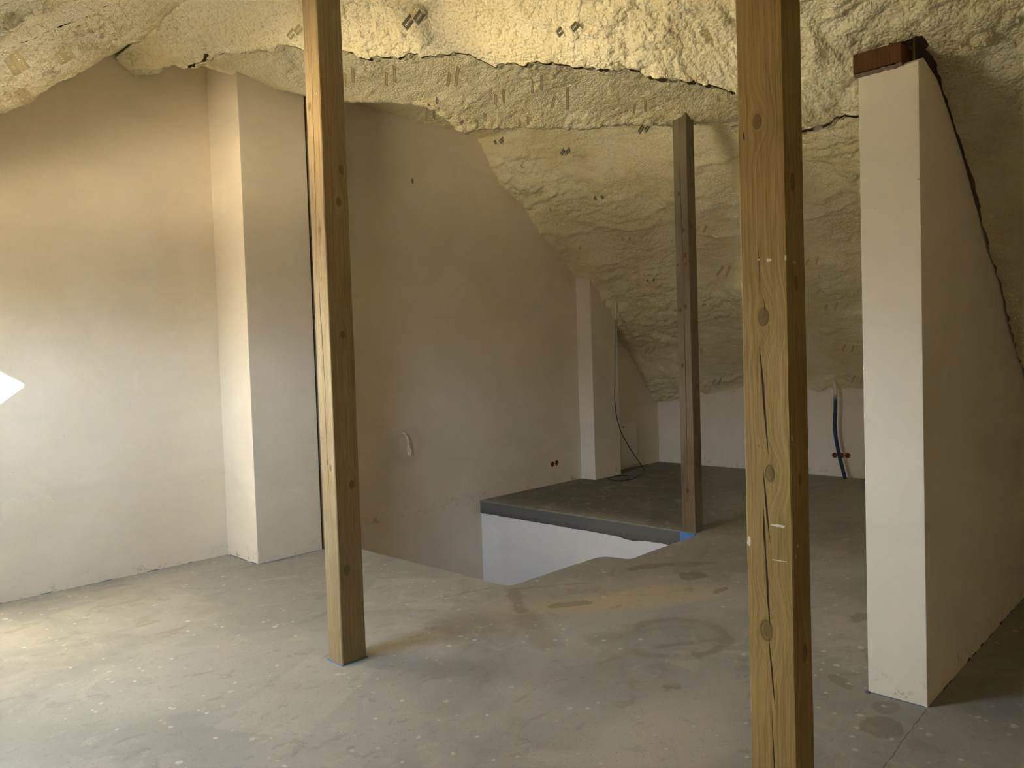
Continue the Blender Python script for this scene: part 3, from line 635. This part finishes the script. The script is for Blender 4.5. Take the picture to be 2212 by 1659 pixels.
# ------------------------------------------------------------------ sockets, cables, pipe, panel
def socket(loc, axis, label, group):
    r = empty('socket_box', loc, (math.pi/2, 0, 0) if axis == 'Y' else (math.pi/2, 0, -math.pi/2)); tag(r, label, 'socket', group)
    def lathe(name, prof, mat):
        bm = bmesh.new(); rings = [[bm.verts.new((a*math.cos(6.28318*k/28), a*math.sin(6.28318*k/28), b)) for k in range(28)] for a, b in prof]
        for p, q in zip(rings, rings[1:]):
            for k in range(28): bm.faces.new((p[k], p[(k+1) % 28], q[(k+1) % 28], q[k]))
        return from_bm(name, bm, mat, r, True)
    lathe('box', [(.033, .0004), (.033, .0015), (.0295, .0015), (.0285, -.04), (.001, -.04)], simple('socket_red', (.22, .05, .03), .5))
    bm = bmesh.new(); tube(bm, catmull([(.0, -.01, -.04), (.004, .0, -.02), (-.004, .008, -.012), (-.008, -.004, -.02)], 6), .0025, 6); from_bm('wire', bm, simple('wire_grey', (.3, .28, .25), .5), r, True)
for (x, z), n in zip(GS, ('left', 'right')): socket((x, YG, z), 'Y', f'round empty socket box, {n} one of the pair low in the gable wall', 'socket boxes in the gable wall')
for (y, z), n in zip(KS, ('left one', 'middle one behind the pipe', 'right one')):
    socket((XK, y, z), 'X', f'round red-brown socket box in the far low wall, {n} of three', 'socket boxes in the far low wall')
M_wc = simple('white_cable', (.93, .91, .84), .4)
bm = bmesh.new(); tube(bm, catmull([(4.853, YG+.03, .862), (4.86, YG-.012, .864), (4.875, YG-.03, .84), (4.895, YG-.035, .79), (4.906, YG-.03, .735), (4.918, YG-.028, .70), (4.932, YG-.028, .65), (4.928, YG-.028, .632), (4.912, YG-.028, .638), (4.898, YG-.028, .68), (4.903, YG-.028, .715), (4.909, YG-.022, .735)], 8), .0072, 8)
o = from_bm('electric_cable', bm, M_wc, None, True); tag(o, 'short white cable with a looped end sticking out of the gable wall', 'cable')
bm = bmesh.new(); tube(bm, catmull([(4.935, YG-.028, .632), (4.94, YG-.026, .66), (4.936, YG-.024, .69)], 4), .006, 8); from_bm('cable_end', bm, M_wc, o, True)
bm = bmesh.new(); tube(bm, catmull([(4.917, YG-.012, .752), (4.925, YG-.02, .765), (4.93, YG-.03, .775)], 4), .004, 8); from_bm('clip', bm, M_wc, o, True)
# conduit with black cable
cr = empty('cable_conduit', (8.06, 5.94, 0)); tag(cr, 'vertical conduit hanging from the foam slope beside the far pilaster', 'conduit')
def tb(name, pts_, r, mat, parent=None, off=(0, 0, 0), n=10, rf=None):
    bm = bmesh.new(); tube(bm, catmull([Vector(p)-Vector(off) for p in pts_], n), r, 10, rf); return from_bm(name, bm, mat, parent, True)
tb('foamed_sleeve', [(8.085, 5.905, 2.56), (8.085, 5.905, 2.50), (8.08, 5.91, 2.3), (8.085, 5.92, 2.05)], .018, M_foamy, cr, (8.06, 5.94, 0), rf=lambda t: .021-.006*t)
tb('grey_sleeve', [(8.085, 5.92, 2.10), (8.075, 5.94, 1.63), (8.06, 5.95, 1.17)], .009, simple('conduit_grey', (.30, .29, .27), .5), cr, (8.06, 5.94, 0))
M_bc = simple('black_cable', (.02, .02, .025), .45)
tb('black_cable', [(8.062, 5.95, 1.22), (8.062, 5.955, 1.0), (8.09, 5.955, .80), (8.15, 5.94, .60), (8.26, 5.92, .42), (8.40, 5.90, .24), (8.53, 5.90, .12), (8.60, 5.90, .04), (8.50, 5.84, .008), (8.28, 5.76, .007), (8.03, 5.69, .007), (7.88, 5.72, .007), (7.82, 5.88, .007), (7.90, 5.97, .007), (8.10, 5.99, .007), (8.20, 5.93, .008), (8.12, 5.80, .014), (7.95, 5.71, .012), (7.80, 5.70, .007)], .0052, M_bc, cr, (8.06, 5.94, 0), 12)
pr = empty('plastic_pipe', (9.45, 3.6, 0)); tag(pr, 'bent dark blue plastic pipe hanging from the far slope to the floor', 'pipe')
pp = [(9.52, 3.74, 1.22), (9.47, 3.68, 1.17), (9.43, 3.655, 1.05), (9.42, 3.655, .85), (9.42, 3.665, .65), (9.42, 3.650, .47), (9.42, 3.61, .25), (9.42, 3.56, .04), (9.42, 3.555, .012)]
mb = N('pipe_blue', .4, .4); x, y, z = mb.pos(); mb.color(mb.mix(mb.step(z+(mb.noise(mb.vec(x, y, z), 30)-.5)*.05, .93, 1.07), (.012, .035, .11), (.72, .68, .56)))
tb('pipe', pp, .0215, mb.m, pr, (9.45, 3.6, 0), 10)
pa = empty('access_panel', (8.61, YG, 0)); tag(pa, 'white access hatch low in the gable wall behind the far pilaster', 'hatch')
bm = bmesh.new()
for a, b in (((0, -.012, .02), (.43, 0, .04)), ((0, -.012, .64), (.43, 0, .66)), ((0, -.012, .04), (.02, 0, .64)), ((.41, -.012, .04), (.43, 0, .64))): box(bm, a, b)
from_bm('frame', bm, M_whitepaint, pa)
bm = bmesh.new(); box(bm, (.023, -.009, .043), (.407, -.002, .637)); bmesh.ops.bevel(bm, geom=bm.edges[:], offset=.001); dr = from_bm('door', bm, simple('panel_door', (.82, .79, .73), .4), pa)
bm = bmesh.new(); bmesh.ops.create_cone(bm, cap_ends=True, segments=16, radius1=.009, radius2=.009, depth=.003, matrix=Matrix.Translation((.07, -.010, .585)) @ Matrix.Rotation(math.pi/2, 4, 'X')); from_bm('latch', bm, M_dark, dr)
# blue edge strips at the screed joints
bm = bmesh.new(); box(bm, (0, 0, 0), (.012, .15, .078)); bmesh.ops.bevel(bm, geom=bm.edges[:], offset=.002)
o = from_bm('foam_edge_strip', bm, M_blue); o.location = (XB-.016, 3.535, -.080); tag(o, 'bright blue foam strip under the far post at the slab edge', 'foam strip', 'blue edge strips')
def ring(name, x0, y0, x1, y1, t, h, label):
    bm = bmesh.new(); n = 14
    for a, b in (((x0-t, y0-t), (x1+t, y0-.001)), ((x0-t, y0-.001), (x0-.001, y1+t)), ((x1+.001, y0-.001), (x1+t, y1+t)), ((x0, y1+.001), (x1, y1+t))): box(bm, (a[0], a[1], 0), (b[0], b[1], h))
    o = from_bm(name, bm, M_blue); tag(o, label, 'foam strip', 'blue edge strips'); return o
ring('foam_edge_strip', 2.22-.003, 3.46-.003, 2.373, 3.597, .004, .004, 'thin blue foam strip around the foot of the left timber post')
bm = bmesh.new()
for i in range(60):
    x = -1.9+i*.082
    if x < 2.93 and random.random() < .55: box(bm, (x, YG-.004, 0), (x+.07*random.random()+.02, YG, .004+.008*(random.random() < .2)))
for i in range(8):
    if random.random() < .8: box(bm, (2.945, 5.78+i*.06, 0), (2.95, 5.83+i*.06, .005))
    box(bm, (2.96+i*.07, 5.768, 0), (3.02+i*.07, 5.77, .002))
box(bm, (3.628, 1.04, 0), (3.63, 1.26, .003)); box(bm, (3.61, 1.272, 0), (3.632, 1.288, .006))
struct(from_bm('trim_2', bm, simple('slate_blue_strip', (.10, .14, .24), .8)))
# dark shadow joint strip at the foot of the partition
bm = bmesh.new()
for i in range(26):
    if random.random() < .5: x = 3.7+i*.085; box(bm, (x, 1.027, 0), (x+.03+.04*random.random(), 1.03, .003+.006*(random.random() < .3)))
struct(from_bm('trim_3', bm, simple('joint_grey', (.07, .065, .06), .9)))
